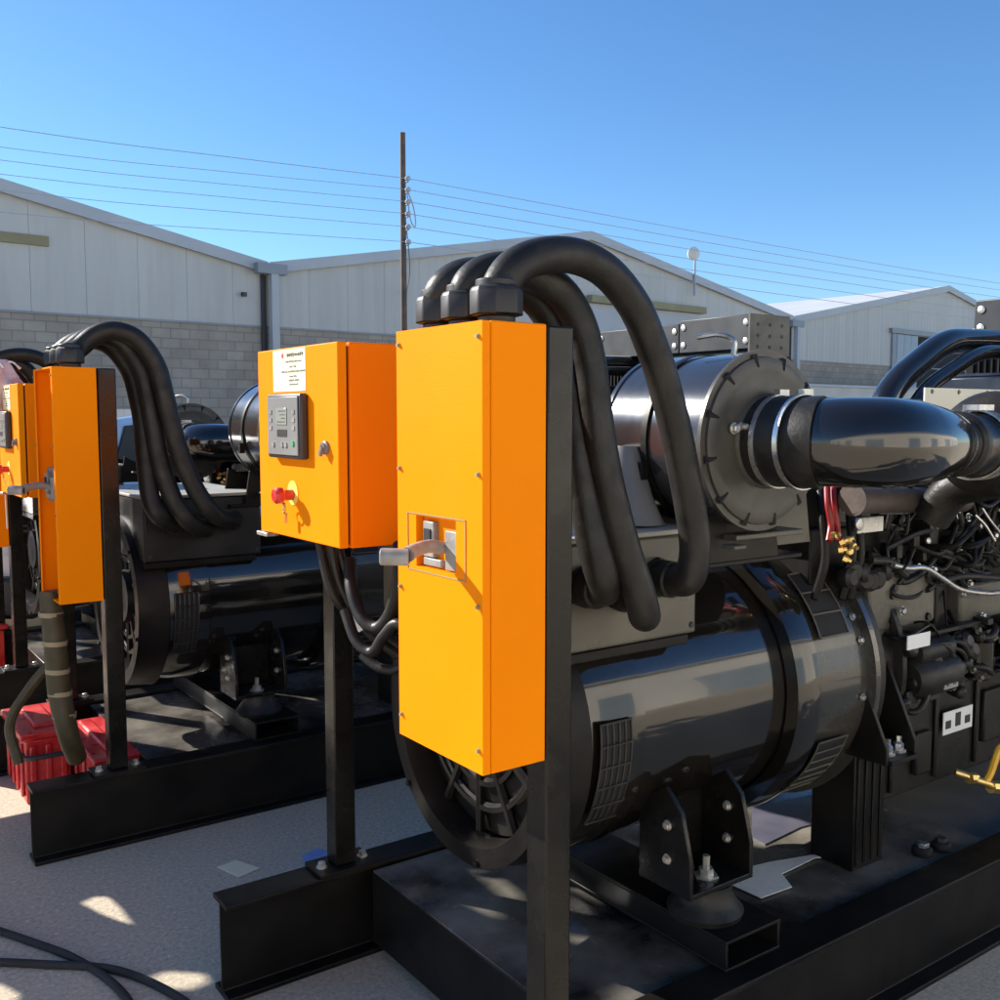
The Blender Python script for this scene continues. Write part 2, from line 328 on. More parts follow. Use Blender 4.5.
# ---- breaker cabinet
bx0,bx1,by0,by1,bz0,bz1=.966,1.104,1.40,1.692,.872,1.662
bc=build('breaker_cabinet',MB().box((bx0+.018,by0,bz0),(bx1,by1,bz1)),'orange',G,.003)
dy0,dy1,dz0,dz1=1.452,1.653,1.208,1.318   # handle plate
ay0,ay1,az0,az1=1.484,1.622,1.217,1.314   # aperture
mb=MB(); X0,X1=bx0,bx0+.016; y0,y1,z0,z1=by0+.001,by1-.001,bz0+.001,bz1-.001
for a,b in (((X0,y0,z0),(X1,y1,az0)),((X0,y0,az1),(X1,y1,z1)),((X0,y0,az0),(X1,ay0,az1)),((X0,ay1,az0),(X1,y1,az1))): mb.box(a,b)
bm=bmesh.new()
door=build('cabinet_door',mb,'orange',bc)
# grooved outline of the handle plate
mb=MB()
for a,b in (((X0-.0015,dy0,dz0),(X0-.0003,dy0+.002,dz1)),((X0-.0015,dy1-.002,dz0),(X0-.0003,dy1,dz1)),((X0-.0015,dy0,dz1-.002),(X0-.0003,dy1,dz1)),((X0-.0015,dy0,dz0),(X0-.0003,dy1,dz0+.002))): mb.box(a,b)
build('plate_outline',mb,'ochre',bc)
mb=MB()
for z in (1.635,1.40,1.17,.915):
    for y in (by0+.012,by1-.012): mb.lathe([(0,.0045),(.003,.0045),(.0031,.003),(.006,.003)],(X0,y,z),(-1,0,0),10).cut()
build('door_screw',mb,'ochre',bc)
mb=MB().box((X0+.02,ay0-.01,az0-.01),(X0+.03,ay1+.01,az1+.01)); build('breaker_body',mb,'mgrey',bc)
mb=MB().box((X0+.006,ay1-.052,az0+.02),(X0+.02,ay1-.015,az1-.01)); mb.box((X0+.008,ay0+.004,az0+.002),(X0+.02,ay0+.05,az1-.022)); mb.box((X0+.008,ay1-.075,az0+.003),(X0+.018,ay1-.012,az0+.018))
build('breaker_face',mb,'lgrey',bc,.002)
build('breaker_window',MB().box((X0+.003,ay1-.044,az0+.034),(X0+.006,ay1-.022,az1-.024)),'dark',bc)
mb=MB().tube([(X0+.012,1.545,1.258),(X0-.02,1.542,1.264),(X0-.055,1.53,1.262),(X0-.078,1.52,1.256)],[.012,.0125,.0125,.014],14,6)
build('handle_arm',mb,'lgrey',bc)
mb=MB().lathe([(-.02,.010),(-.018,.0155),(.03,.0155),(.032,.013),(.028,.010)],(X0-.093,1.528,1.252),(-.80,.6,.02),20); build('handle_grip',mb,'lgrey',bc)
build('grip_hole',MB().lathe([(0,.011),(.002,.011)],V((X0-.093,1.528,1.252))+V((.80,-.6,-.02))*.0185,(.80,-.6,-.02),18),'ink',bc)
TG=[(1.036,1.458),(1.036,1.553),(1.036,1.643)]
for x,y in TG:
    mb=MB().lathe([(0,.034),(.014,.034)],(x,y,bz1),(0,0,1),16); mb.lathe([(.014,.046),(.017,.048),(.056,.048),(.066,.042),(.068,.034)],(x,y,bz1),(0,0,1),8,phase=.2); mb.lathe([(.06,.038),(.078,.037)],(x,y,bz1),(0,0,1),20)
    build('cable_gland',mb,'gland',bc,.003,30)
# ---- power cables
def gin(i): x,z=GL[i]; return [V((x,TY-.085,z-.002)),V((x,TY-.05,z))]
def hose(top,px,Y0,Y1,end):
    n=len(px); pts=[V((*top,bz1+.05))]
    for i,(u,v) in enumerate(px): pts.append(P(u,v,Y0+(Y1-Y0)*((i+1)/n)**1.3))
    return pts+end
def relax(p,n=6):
    "resample evenly and even out the bends"
    q=[];L=[0]
    for a,b in zip(p,p[1:]): L.append(L[-1]+(b-a).length)
    m=60
    for k in range(m+1):
        t=L[-1]*k/m; i=max(j for j in range(len(L)) if L[j]<=t+1e-9); i=min(i,len(p)-2); f=(t-L[i])/max(1e-9,L[i+1]-L[i]); q.append(p[i].lerp(p[i+1],f))
    for _ in range(n): q=[q[0]]+[(q[i-1]+q[i]*2+q[i+1])/4 for i in range(1,len(q)-1)]+[q[-1]]
    return q
A=relax(hose(TG[0],[(498,284),(510,266),(538,255),(572,253),(606,268),(637,307),(660,368),(676,430),(689,500),(697,550),(690,584)],1.455,1.475,gin(2)))
B=relax(hose(TG[1],[(460,296),(471,277),(495,267),(530,271),(562,290),(582,325),(591,370),(596,420),(606,480),(624,550),(642,600)],1.55,1.45,[V((1.42,1.47,1.075)),V((1.45,1.505,1.10))]+gin(1)[1:]))
Cc=relax(hose(TG[2],[(434,301),(445,283),(468,272),(505,278),(540,299),(560,335),(571,390),(577,450),(588,520),(601,575)],1.64,1.475,gin(0)))
for pth in (A,B,Cc): build('power_cable',MB().tube(pth,.0335,20,2),'rubber',G)
mb=MB().tube([P(575,330,1.56),P(583,370,1.56),P(592,410,1.56)],.010,8); build('sheath_tail',mb,'mgrey',G)
# ---- control cabinet on its post
cx0,cx1,cy0,cy1,cz0,cz1=1.05,1.255,2.11,2.588,1.188,1.672
cc=build('control_cabinet',MB().box((cx0+.03,cy0,cz0),(cx1,cy1,cz1)),'orange2',G,.004)
cdoor=build('cabinet_door',MB().box((cx0,cy0+.002,cz0+.001),(cx0+.024,cy1,cz1)),'orange',cc,.003)
build('door_seal',MB().box((cx0+.0245,cy0+.01,cz0+.01),(cx0+.0295,cy1-.01,cz1-.01)),'dark',cc)
X=cx0
st=build('sticker',MB().box((X-.001,2.285,1.562),(X-.0001,2.482,1.668)),'sticker',cc)
mb=MB(); rg=random.Random(3)
def marks(mb,y1,y0,z,h,dens):
    y=y1
    while y>y0:
        w=rg.uniform(.4,1.1)*h
        if rg.random()<dens:
            mb.box((X-.0018,y-w,z+rg.uniform(0,.2)*h),(X-.0012,y-w*.3,z+h*rg.uniform(.75,1.1)))
            if rg.random()<.6: mb.box((X-.0017,y-w*1.1,z+h*rg.uniform(.3,.6)),(X-.0011,y,z+h*.7))
        y-=w*1.25
marks(mb,2.395,2.30,1.648,.010,.95); build('sticker_heading',mb,'ink',cc)
mb=MB()
for z,a,b in ((1.634,2.41,2.31),(1.621,2.38,2.34),(1.609,2.43,2.29),(1.597,2.38,2.33),(1.587,2.385,2.325),(1.577,2.38,2.33)): marks(mb,a,b,z,.0055,.9)
build('sticker_text',mb,'greyink',cc)
build('sticker_emblem',MB().lathe([(0,.007),(.001,.007)],(X-.001,2.42,1.653),(-1,0,0),6),'redink',cc)
ct=build('controller',MB().box((X-.022,2.272,1.393),(X,2.478,1.556)),'dgrey',cc,.006)
# face, screen, buttons of the controller (same third level)
mb=MB().box((X-.0255,2.283,1.402),(X-.0222,2.468,1.548)); build('controller_face',mb,mat('controller fascia',(.20,.205,.205),(.24,.24,.24),.3),cc,.002)
build('display_screen',MB().box((X-.0272,2.345,1.478),(X-.0256,2.41,1.52)),'screen',cc,.001)
mb=MB()
for y in (2.445,2.305):
    for z in (1.51,1.49,1.47): mb.box((X-.0275,y-.007,z-.005),(X-.0256,y+.007,z+.005))
for y in (2.43,2.375,2.352): mb.lathe([(0,.008),(.003,.007)],(X-.0256,y,1.428),(-1,0,0),14)
build('control_button',mb,'lgrey',cc)
build('start_button',MB().lathe([(0,.008),(.003,.007)],(X-.0256,2.31,1.432),(-1,0,0),14),'green',cc)
mb=MB()
for k in range(4): mb.cut() if k else None; mb.box((X-.0276,2.352,1.484+k*.009),(X-.0273,2.352+.05*(1-.17*((k*3)%4)),1.4865+k*.009))
build('display_line',mb,'ink',cc)
build('symbol_plate',MB().box((X-.0265,2.345,1.448),(X-.0256,2.405,1.466)),'dgrey',cc)
# lock, emergency stop
mb=MB().lathe([(0,.017),(.006,.017),(.008,.012),(.012,.012)],(X,2.176,1.425),(-1,0,0),20); mb.box((X-.018,2.171,1.405),(X-.010,2.181,1.43),Matrix.Rotation(.5,3,'X')); build('door_lock',mb,'mgrey',cc)
build('stop_backplate',MB().lathe([(0,.031),(.002,.031)],(X,2.372,1.305),(-1,0,0),32),'yellow',cc)
mb=MB().lathe([(.002,.014),(.028,.014)],(X,2.372,1.30),(-1,0,0),20); mb.lathe([(.028,.017),(.032,.021),(.046,.021),(.052,.016)],(X,2.372,1.30),(-1,0,0),24); build('stop_button',mb,'red',cc)
mb=MB().lathe([(0,.014),(.0028,.0155),(.0055,.014),(.0028,.0125)],(X-.022,2.372,1.268),(-1,.3,0),20,closed=True); mb.box((X-.022,2.366,1.228),(X-.019,2.378,1.256)); build('stop_keys',mb,'brass',cc)
build('cabinet_underlip',MB().box((cx0-.006,cy1-.05,cz0-.012),(cx0+.03,cy1+.018,cz0-.001)),'zinc',cc,.002)
# control cables
mb=MB()
for k,(a,b) in enumerate(((0,0),(.02,.015),(-.02,.03))):
    mb.tube([(1.13+a,2.33+b,1.2),(1.15+a,2.31,1.06+a),(1.22,2.27+b,.93+b),(1.33+a,2.2,.86+b),(1.40,2.12+b,.95),(1.42+a,2.05,1.08),(1.36,2.0+b,1.2)],.0125,10)
mb.cut().tube([P(350,560,2.3),P(352,590,2.25),P(362,618,2.2),P(378,628,2.15),P(392,610,2.1),P(399,575,2.05),P(400,545,2.0)],.017,12)
mb.cut().tube([P(345,610,2.25),P(356,640,2.2),P(372,652,2.15),P(384,636,2.1),P(398,624,2.05),P(420,640,2.0)],.014,12)
mb.cut().tube([P(362,655,2.2),P(380,668,2.15),P(400,668,2.1),P(420,650,2.0)],.012,12)
build('control_cable',mb,'rubber',G)
build('cable_tag',MB().tube([(1.18,2.30,.99),(1.205,2.285,.955)],.021,10,smooth=False),'white',G)
# ------------------------------------------------------------------ air cleaner
ax,az=1.82,1.443; y0=1.52
mb=MB().lathe([(0,.198),(.004,.203),(.012,.203),(.016,.199),(.30,.199),(.304,.203),(.316,.203),(.33,.19),(.34,.15)],(ax,y0,az),(0,1,0),72)
ac=build('air_cleaner',mb,'chrome',G)
mb=MB().lathe([(-.004,.206),(.006,.206),(.010,.203),(.010,.196),(-.010,.190),(-.016,.165),(-.014,.158),(-.018,.12),(-.017,.108),(-.024,.104),(-.028,.0001),(-.004,.0001)],(ax,y0-.006,az),(0,1,0),72); build('end_cover',mb,'disc',ac)
mb=MB()
for k in range(12):
    mb.cut() if k else None; a=2*math.pi*k/12+.2; d=V((math.cos(a),0,math.sin(a))); mb.add([V((ax,y0-.018,az))+d*.168+V((d.z,0,-d.x))*.006,V((ax,y0-.018,az))+d*.168-V((d.z,0,-d.x))*.006,V((ax,y0-.0135,az))+d*.199-V((d.z,0,-d.x))*.009,V((ax,y0-.0135,az))+d*.199+V((d.z,0,-d.x))*.009,
      V((ax,y0-.024,az))+d*.17,V((ax,y0-.020,az))+d*.197],[(0,4,5,3),(4,1,2,5),(0,1,4),(3,5,2)])
build('cover_rib',mb,'dark',ac)
mb=MB(); mb.bolt((ax-.12,y0-.027,az+.03),(0,-1,0),.01,.012).cut(); mb.bolt((ax-.10,y0-.027,az+.034),(0,-1,0),.007,.02); build('cover_screw',mb,'zinc',ac)
mb=MB().lathe([(0,.202),(0,.205),(.018,.205),(.018,.202)],(ax,y0+.16,az),(0,1,0),72,closed=True); mb.box((ax-.215,y0+.16,az-.09),(ax-.195,y0+.178,az-.05)); build('clamp_band',mb,'satin',ac)
mb=MB().tube([(ax+.02,y0+.1,az+.198),(ax+.02,y0+.1,az+.235),(ax+.0,y0+.13,az+.25),(ax-.03,y0+.17,az+.245)],.007,8); build('vent_pipe',mb,'steel',ac)
# saddle under the air cleaner
mb=MB()
for ya in (1.57,1.80):
    mb.prism([(1.70,ya,1.29),(1.68,ya,1.16),(1.96,ya,1.16),(1.94,ya,1.29),(1.9,ya,1.265),(1.82,ya,1.245),(1.74,ya,1.265)],(0,.012,0))
mb.box((1.62,1.57,1.15),(2.05,1.81,1.162)); build('air_cleaner_bracket',mb,'satin',G,.003)
mb=MB().lathe([(0,.10),(.06,.07),(.14,.045),(.18,.03)],(1.60,1.74,1.25),(.05,0,1),24); build('rubber_boot',mb,'mgrey',G)
build('support_shelf',MB().box((1.76,1.53,1.215),(2.0,1.60,1.228)).box((1.72,1.50,1.20),(1.76,1.54,1.21)),'castgrey',G,.003)
mb=MB().prism([(2.02,1.60,1.45),(2.10,1.60,1.30),(2.12,1.60,1.18),(1.98,1.60,1.18),(1.99,1.60,1.3)],(0,.01,0)); build('side_bracket',mb,'castgrey',G,.002)
# ---- intake elbow
el=[V((1.82,1.50,1.443)),V((1.822,1.45,1.443)),V((1.83,1.38,1.443)),V((1.86,1.315,1.443)),V((1.925,1.27,1.442)),V((2.01,1.262,1.440)),V((2.10,1.27,1.438)),V((2.19,1.285,1.436)),V((2.25,1.298,1.434))]
ie=build('intake_elbow',MB().tube(el[2:],[.094,.097,.098,.095,.086,.073,.066],48,8),'barrel',G)
mb=MB().tube([el[0]+V((0,.02,0)),el[1],el[2],el[2]+V((.006,-.02,0))],[.104,.102,.101,.101],40,4); build('elbow_boot',mb,'rubber',ie)
mb=MB()
for t_ in (.035,.10):
    c=V((1.822,1.50-t_,1.443)); mb.lathe([(-.006,.103),(-.006,.106),(.006,.106),(.006,.103)],c,(.05,-1,0),48,closed=True); mb.box(c+V((-.012,-.008,.103)),c+V((.02,.008,.116)))
build('hose_clamp',mb,'steel',ie)
d=(el[-1]-el[-2]).normalized(); e=el[-1]
mb=MB().lathe([(-.01,.069),(0,.078),(.028,.078),(.034,.07)],e,d,40); build('elbow_collar',mb,'rubber',ie)
mb=MB().lathe([(.03,.066),(.05,.07),(.115,.073),(.125,.08),(.20,.084)],e,d,40); build('intake_reducer',mb,'black',ie)
mb=MB()
for h in (.128,.158,.188): mb.lathe([(h,.083),(h,.0875),(h+.013,.0875),(h+.013,.083)],e,d,48,closed=True)
mb.box(e+d*.13+V((-.01,-.02,.084)),e+d*.19+V((0,.01,.10))); build('hose_clamp',mb,'steel',ie)
# turbocharger
te=e+d*.2
mb=MB().lathe([(0,.082),(.02,.10),(.05,.13),(.09,.14),(.13,.12),(.16,.08),(.22,.07),(.26,.11),(.34,.12),(.38,.07)],te,d,40)
mb.tube([te+d*.09+V((0,0,-.09)),te+d*.09+V((0,.10,-.12)),te+d*.09+V((0,.16,-.2))],.05,20); 
build('turbocharger',mb,'cast',G)
# ------------------------------------------------------------------ engine
EY=1.66
eng=build('engine_block',MB().box((2.50,EY,.68),(3.75,2.24,1.05)).box((2.56,EY-.03,.72),(2.70,EY,1.0)).box((2.78,EY-.02,.70),(2.84,EY,1.04)).box((3.0,EY-.035,.74),(3.06,EY,1.02)).box((3.2,EY-.02,.7),(3.24,EY,1.04)),'cast',G,.008)
mb=MB().lathe([(0,.3),(.005,.39),(.03,.39),(.04,.345),(.13,.35),(.135,.375),(.155,.375),(.16,.3)],(2.362,AY,AZ),(1,0,0),56); build('flywheel_housing',mb,'cast',G)
mb=MB().box((2.52,EY+.01,.37),(3.65,2.2,.675))
for k in range(5): x=2.60+k*.23; mb.box((x,EY-.004,.39),(x+.02,EY+.01,.66))
mb.box((2.72,EY-.01,.42),(2.80,EY+.01,.55)).box((3.1,EY-.01,.45),(3.3,EY+.01,.62))
mb.box((2.5,EY-.025,.676),(3.68,2.23,.70)); pan=build('oil_pan',mb,'cast',eng,.006)
mb=MB()
for k in range(16): mb.bolt((2.54+k*.075,EY-.025,.688),(0,-1,0),.007,.008).cut()
build('pan_bolt',mb,'satin',eng)
def plaque(u0,v0,u1,v1,Y,m,name='label_plate',mk=0,par=None):
    a=P(u0,v0,Y); b=P(u1,v1,Y); x0,x1=sorted((a.x,b.x)); z0,z1=sorted((a.z,b.z))
    o=build(name,MB().box((x0,Y-.003,z0),(x1,Y,z1)),m,par or eng)
    if mk:
        q=MB(); w=(x1-x0)
        for k in range(mk): xx=x0+w*(k+.5)/mk+.0; q.box((xx-w*.10,Y-.0042,z0+(z1-z0)*.25),(xx+w*.08,Y-.0031,z0+(z1-z0)*(.85 if k%2 else .6))).cut()
        build('label_mark',q,'ink',par or eng)
    return o
plaque(943,713,971,726,EY-.012,'white',mk=3); plaque(907,636,929,645,EY-.13,'white'); plaque(944,677,957,686,EY-.13,'lgrey',mk=2)
# engine mounting bracket (two gussets on a foot) and pedestal
mb=MB()
for x in (2.33,2.46): mb.prism([(x,1.68,.93),(x,1.63,.90),(x,1.50,.62),(x,1.50,.575),(x,1.68,.575)],(.012,0,0))
mb.box((2.342,1.49,.575),(2.46,1.68,.588)); mb.box((2.342,1.66,.59),(2.46,1.672,.92)); br=build('engine_mount_bracket',mb,'satin',G,.002)
mb=MB()
for x,y in ((2.38,1.53),(2.43,1.53),(2.40,1.59)): mb.lathe([(0,.02),(.008,.02),(.008,.014),(.024,.014),(.03,.008),(.045,.008)],(x,y,.589),(0,0,1),6).cut()
build('bracket_bolt',mb,'steel',br)
mb=MB().box((2.34,1.60,.247),(2.48,1.74,.572))
for k in range(4): mb.box((2.35+.035*k,1.594,.26),(2.36+.035*k,1.60,.565))
build('engine_pedestal',mb,'satin',G,.004)
# lower casting lumps: starter, filters, pumps
mb=MB().lathe([(0,.05),(.02,.062),(.2,.062),(.22,.045),(.26,.03)],(2.54,EY-.075,.76),(1,0,0),24); mb.lathe([(0,.03),(.01,.036),(.16,.036),(.18,.02)],(2.56,EY-.085,.835),(1,0,0),20)
build('starter_motor',mb,'cast',eng)
mb=MB()
for x,z in ((2.93,.80),(3.13,.80)): mb.lathe([(0,.03),(.01,.045),(.12,.045),(.14,.03)],(x,EY-.07,z-.1),(0,0,1),28).cut()
build('oil_filter',mb,'black',eng)
mb=MB()
rg=random.Random(11)
for k in range(46):
    x=rg.uniform(2.52,3.5); z=rg.uniform(.71,.87); s=rg.uniform(.012,.035); y=EY-rg.uniform(.0,.05); mb.cut()
    if rg.random()<.5: mb.box((x-s,y-.02,z-s),(x+s,EY+.01,z+s*rg.uniform(.5,1.4)))
    else: mb.lathe([(0,s),(rg.uniform(.01,.04),s),(.045,s*.6)],(x,y,z),(rg.uniform(-.4,.4),-1,rg.uniform(-.3,.3)),14)
build('casting_boss',mb,'cast',eng,.003)
mb=MB()
for k in range(60):
    x=rg.uniform(2.52,3.5); z=rg.uniform(.70,1.42); mb.bolt((x,EY-.03-rg.uniform(0,.05),z),(rg.uniform(-.3,.3),-1,rg.uniform(-.2,.4)),rg.uniform(.005,.010),.01).cut()
build('engine_bolt',mb,'steel',eng)
mb=MB(); rg=random.Random(31)
for k in range(44):
    x=rg.uniform(2.50,3.4); z=rg.uniform(.69,.88); s=rg.uniform(.012,.03); mb.cut() if k else None
    c=rg.random()
    if c<.35: mb.box((x-s,EY-.10,z-s*.7),(x+s,EY-.02,z+s*.7))
    elif c<.7: mb.lathe([(0,s*.6),(.012,s),(.05,s*1.05),(.06,s*.6)],(x,EY-.06,z),(rg.uniform(-.5,.5),-1,rg.uniform(-.3,.5)),14)
    else: mb.tube([(x,EY-.03,z),(x+.04,EY-.11,z+rg.uniform(-.04,.04)),(x+.11,EY-.10,z+rg.uniform(-.05,.05)),(x+.16,EY-.03,z)],rg.uniform(.006,.013),8,6)
build('engine_fitting',mb,'cast',eng,.003)
mb=MB()
for k in range(20):
    x=rg.uniform(2.5,3.4); z=rg.uniform(.70,.9); mb.cut() if k else None
    mb.bolt((x,EY-.10,z),(rg.uniform(-.4,.4),-1,rg.uniform(-.2,.5)),rg.uniform(.005,.011),.012)
build('engine_bolt',mb,'castgrey',eng)
# grey side cover (oil cooler)
mb=MB().box((2.40,EY-.05,.90),(2.70,EY+.05,1.065)); mb.tube([(2.70,EY-.0,.90),(2.70,EY-.0,1.065)],.05,24,smooth=False)
cov=build('oil_cooler_cover',mb,'castgrey',eng,.01)
mb=MB()
for x,z in ((2.43,1.04),(2.50,1.0),(2.51,1.02),(2.67,1.04),(2.50,.93),(2.68,.92)): mb.lathe([(0,.012),(.008,.010)],(x,EY-.05,z),(0,-1,0),12).cut()
build('cover_boss',mb,'cast',eng)
mb=MB().box((2.86,EY-.05,.87),(3.2,EY+.05,.99)); build('side_cover',mb,'castgrey',eng,.01)
build('side_ledge',MB().box((2.50,EY-.08,.868),(3.6,EY-.051,.882)),'cast',eng,.003)
mb=MB(); rg=random.Random(77)
for k in range(30):
    x=rg.uniform(2.42,3.3); z=rg.choice([1.08,1.12,1.17,.90,.84,.74,1.30]); L=rg.uniform(.1,.35); mb.cut() if k else None
    mb.tube([(x,EY-.02,z),(x+.02,EY-.075-rg.uniform(0,.03),z+rg.uniform(-.02,.02)),(x+L*.6,EY-.08,z+rg.uniform(-.05,.05)),(x+L,EY-.02,z+rg.uniform(-.08,.08))],rg.uniform(.003,.009),8,6)
build('small_pipe',mb,'satin',eng)
# silver pipe along the side
mb=MB().tube([P(893,565,1.57),P(908,568,1.57),P(925,568,1.57),P(942,578,1.57),P(960,589,1.57),P(985,593,1.57),P(1003,592,1.57)],.008,10); build('steel_pipe',mb,'steel',eng)
mb=MB().tube([P(945,580,1.58),P(965,576,1.58),P(1000,578,1.58)],.010,10).cut(); mb.tube([P(870,560,1.59),P(890,562,1.59),P(905,575,1.59)],.012,10); build('rubber_hose',mb,'rubber',eng)
# cylinder heads
mb=MB()
for k in range(6):
    x=2.50+k*.18; mb.box((x,EY+.02,1.17),(x+.15,2.2,1.34)); mb.box((x+.02,EY-.01,1.2),(x+.05,EY+.03,1.32)); mb.box((x+.09,EY-.015,1.19),(x+.115,EY+.03,1.33))
mb.box((2.40,EY+.015,1.05),(3.7,2.2,1.175)); hd=build('cylinder_heads',mb,'cast',eng,.006)
mb=MB()
for k in range(6):
    x=2.50+k*.18
    mb.box((x+.056,EY-.025,1.23),(x+.078,EY-.01,1.32)); mb.lathe([(0,.016),(.006,.017),(.012,.012)],(x+.067,EY-.024,1.30),(0,-1,0),14).cut()
mb.box(P(858,518,1.60)+V((0,0,0)),P(877,527,1.62)+V((0,0,-.01))); mb.lathe([(0,.018),(.008,.018),(.01,.008)],P(858,524,1.59),(0,-1,0),14)
build('head_bracket',mb,'steel',eng,.002)
mb=MB().tube([P(880,512,1.60),P(905,512,1.60),P(920,508,1.60),P(940,507,1.60),P(965,505,1.6)],.006,8); mb.tube([P(975,515,1.58),P(985,525,1.57),P(995,541,1.56)],.004,6); mb.tube([P(982,508,1.58),P(990,520,1.57),P(1003,536,1.56)],.004,6)
build('fuel_line',mb,'steel',eng)
mb=MB()
for k in range(46):
    x=rg.uniform(2.42,3.25); z=rg.uniform(1.04,1.34); mb.cut() if k else None; mb.tube([(x,EY-.02,z),(x+rg.uniform(-.06,.1),EY-.06,z+rg.uniform(-.05,.05)),(x+rg.uniform(0,.2),EY-.05,z+rg.uniform(-.08,.08)),(x+rg.uniform(.1,.3),EY-.02,z+rg.uniform(-.1,.1))],rg.uniform(.004,.011),8,6)
build('wiring_cable',mb,'rubber',eng)
mb=MB(); rg=random.Random(21)
for k in range(54):
    x=rg.uniform(2.40,3.3); z=rg.uniform(1.06,1.34); s=rg.uniform(.008,.022); mb.cut() if k else None
    if k%3==0: mb.box((x-s,EY-.04,z-s),(x+s,EY+.02,z+s*2))
    elif k%3==1: mb.lathe([(0,s),(.03,s),(.034,s*.6)],(x,EY+.0,z),(rg.uniform(-.3,.3),-1,rg.uniform(-.2,.4)),12)
    else: mb.lathe([(0,s*.7),(.05,s*.7),(.05,s),(.07,s),(.072,s*.5)],(x,EY-.02,z-.03),(rg.uniform(-.2,.2),rg.uniform(-.3,.1),1),10)
build('engine_fitting',mb,'cast',eng,.002)
mb=MB()
for k in range(16):
    x=rg.uniform(2.42,3.3); z=rg.uniform(1.10,1.34); s=rg.uniform(.006,.014); mb.cut() if k else None
    if k%2: mb.box((x-s*.5,EY-.045,z-s),(x+s*.5,EY-.035,z+s*1.6))
    else: mb.lathe([(0,s),(.006,s),(.008,s*.5)],(x,EY-.05,z),(rg.uniform(-.3,.3),-1,.2),10)
build('bright_fitting',mb,'zinc',eng)
mb=MB().box((2.40,EY+.0,1.345),(3.5,1.95,1.37)); mb.box((2.5,1.75,1.37),(3.5,2.2,1.46))
for k in range(6): mb.box((2.52+k*.18,1.77,1.46),(2.66+k*.18,2.15,1.49))
build('valve_cover',mb,'satin',eng,.01)
a=P(852,500,1.55); b_=P(962,500,1.60)
mb=MB().tube([a,b_],.036,24,smooth=False); mb.lathe([(0,.042),(.015,.042)],a,(1,0,0),24); mb.lathe([(0,.042),(.02,.042)],a+(b_-a)*.62,(1,0,0),24); build('exhaust_manifold',mb,'brown',eng)
# red cables and brass unions beside the flywheel housing
mb=MB()
for du in (-3,3): mb.tube([P(830+du,485,1.62),P(831+du,505,1.60),P(834+du,525,1.59),P(833+du*1.4,541,1.58)],.0085,10)
build('battery_cable',mb,'redc',G)
mb=MB()
rg=random.Random(5)
for u,v in ((832,536),(840,543),(846,541),(849,551),(838,550),(843,558),(851,545)):
    p=P(u,v,1.575); mb.lathe([(0,.010),(.012,.010),(.014,.006),(.022,.006)],p,(rg.uniform(-1,1),-1,rg.uniform(-.6,.6)),6)
build('brass_union',mb,'brass',G)
mb=MB()
for u in (820,847,855): mb.tube([P(u,490,1.66),P(u+3,520,1.62),P(u+5,560,1.60),P(u-6,600,1.62)],.011,10)
mb.box((2.2,1.66,1.05),(2.42,2.1,1.20)); mb.box((2.14,1.70,1.18),(2.38,2.0,1.33)); build('housing_clutter',mb,'satin',G,.006)
mb=MB()
for k in range(7): mb.lathe([(0,.012),(.02,.028),(.04,.03),(.05,.02)],P(838+6*k,575+rg.uniform(-6,6),1.63),(rg.uniform(-.5,.5),-1,0),16)
build('cable_connectors',mb,'rubber',G)
# drain valve with yellow lever
mb=MB().tube([P(955,772,1.60),P(970,777,1.57),P(985,783,1.54),P(1004,790,1.52)],.012,12); mb.lathe([(-.014,.018),(.014,.018)],P(972,778,1.565),(1,-.2,-.2),8); mb.lathe([(-.02,.02),(.02,.02)],P(995,787,1.53),(1,-.2,-.2),8); dv=build('drain_valve',mb,'brass',G)
mb=MB().tube([P(985,783,1.54),P(991,772,1.535),P(998,752,1.53),P(1003,745,1.53)],.011,8); build('valve_lever',mb,'valve',dv)
# plates above the engine
build('guard_beam',MB().box((2.50,1.86,1.46),(3.02,1.96,1.555)),'navy',G,.004)
pl=build('cover_plate',MB().box((3.022,1.85,1.38),(3.6,1.856,1.592)),'cream',G,.001)
mb=MB()
for x in (3.06,3.22,3.40): mb.bolt((x,1.85,1.58),(0,-1,0),.006,.004)
build('plate_screws',mb,'greyink',pl)
mb=MB().box((3.75,1.98,1.45),(4.05,2.30,1.65)).box((3.77,2.0,1.651),(4.03,2.28,1.665)); build('fan_guard',mb,'navy',G,.008)
# charge air pipes
def pipe(px,Y0,Y1,r):
    n=len(px); build('charge_air_pipe',MB().tube(relax([P(u,v,Y0+(Y1-Y0)*i/(n-1)) for i,(u,v) in enumerate(px)],4),r,28,2),'barrel',G)
pipe([(882,425),(884,400),(900,378),(935,349),(950,341),(975,341),(1060,345)],2.02,2.05,.046)
pipe([(912,430),(914,405),(930,385),(970,358),(985,352),(1010,352),(1080,354)],1.95,1.98,.026)
# radiator
rad=build('radiator',MB().box((4.14,1.18,.3),(4.42,2.36,1.80)),'satin',G,.01)
def header(y0,y1,z0,z1,nm='header_panel'):
    mb=MB().box((4.12,y0,z0),(4.38,y1,z1)); h=build(nm,mb,mat('grey black header',(.018,.02,.023),(.026,.028,.032),.4,.5),G,.004)
    q=MB()
    for y in (y0+.03,y1-.03):
        for z in (z0+.04,z1-.04): q.lathe([(0,.016),(.004,.016),(.006,.010)],(4.12,y,z),(-1,0,0),14).cut()
    build('panel_bolt',q,'zinc',h); return h
header(1.18,1.66,1.83,2.0); header(1.665,2.31,1.83,1.985)
mb=MB().box((4.10,1.168,1.80),(4.40,1.178,2.0)); h=build('side_flange',mb,'castgrey',G)
mb=MB()
for i in range(3):
    for j in range(3): mb.lathe([(0,.009),(.002,.009)],(4.16+.09*i,1.168,1.84+.055*j),(0,-1,0),12).cut()
build('flange_hole',mb,'ink',h)
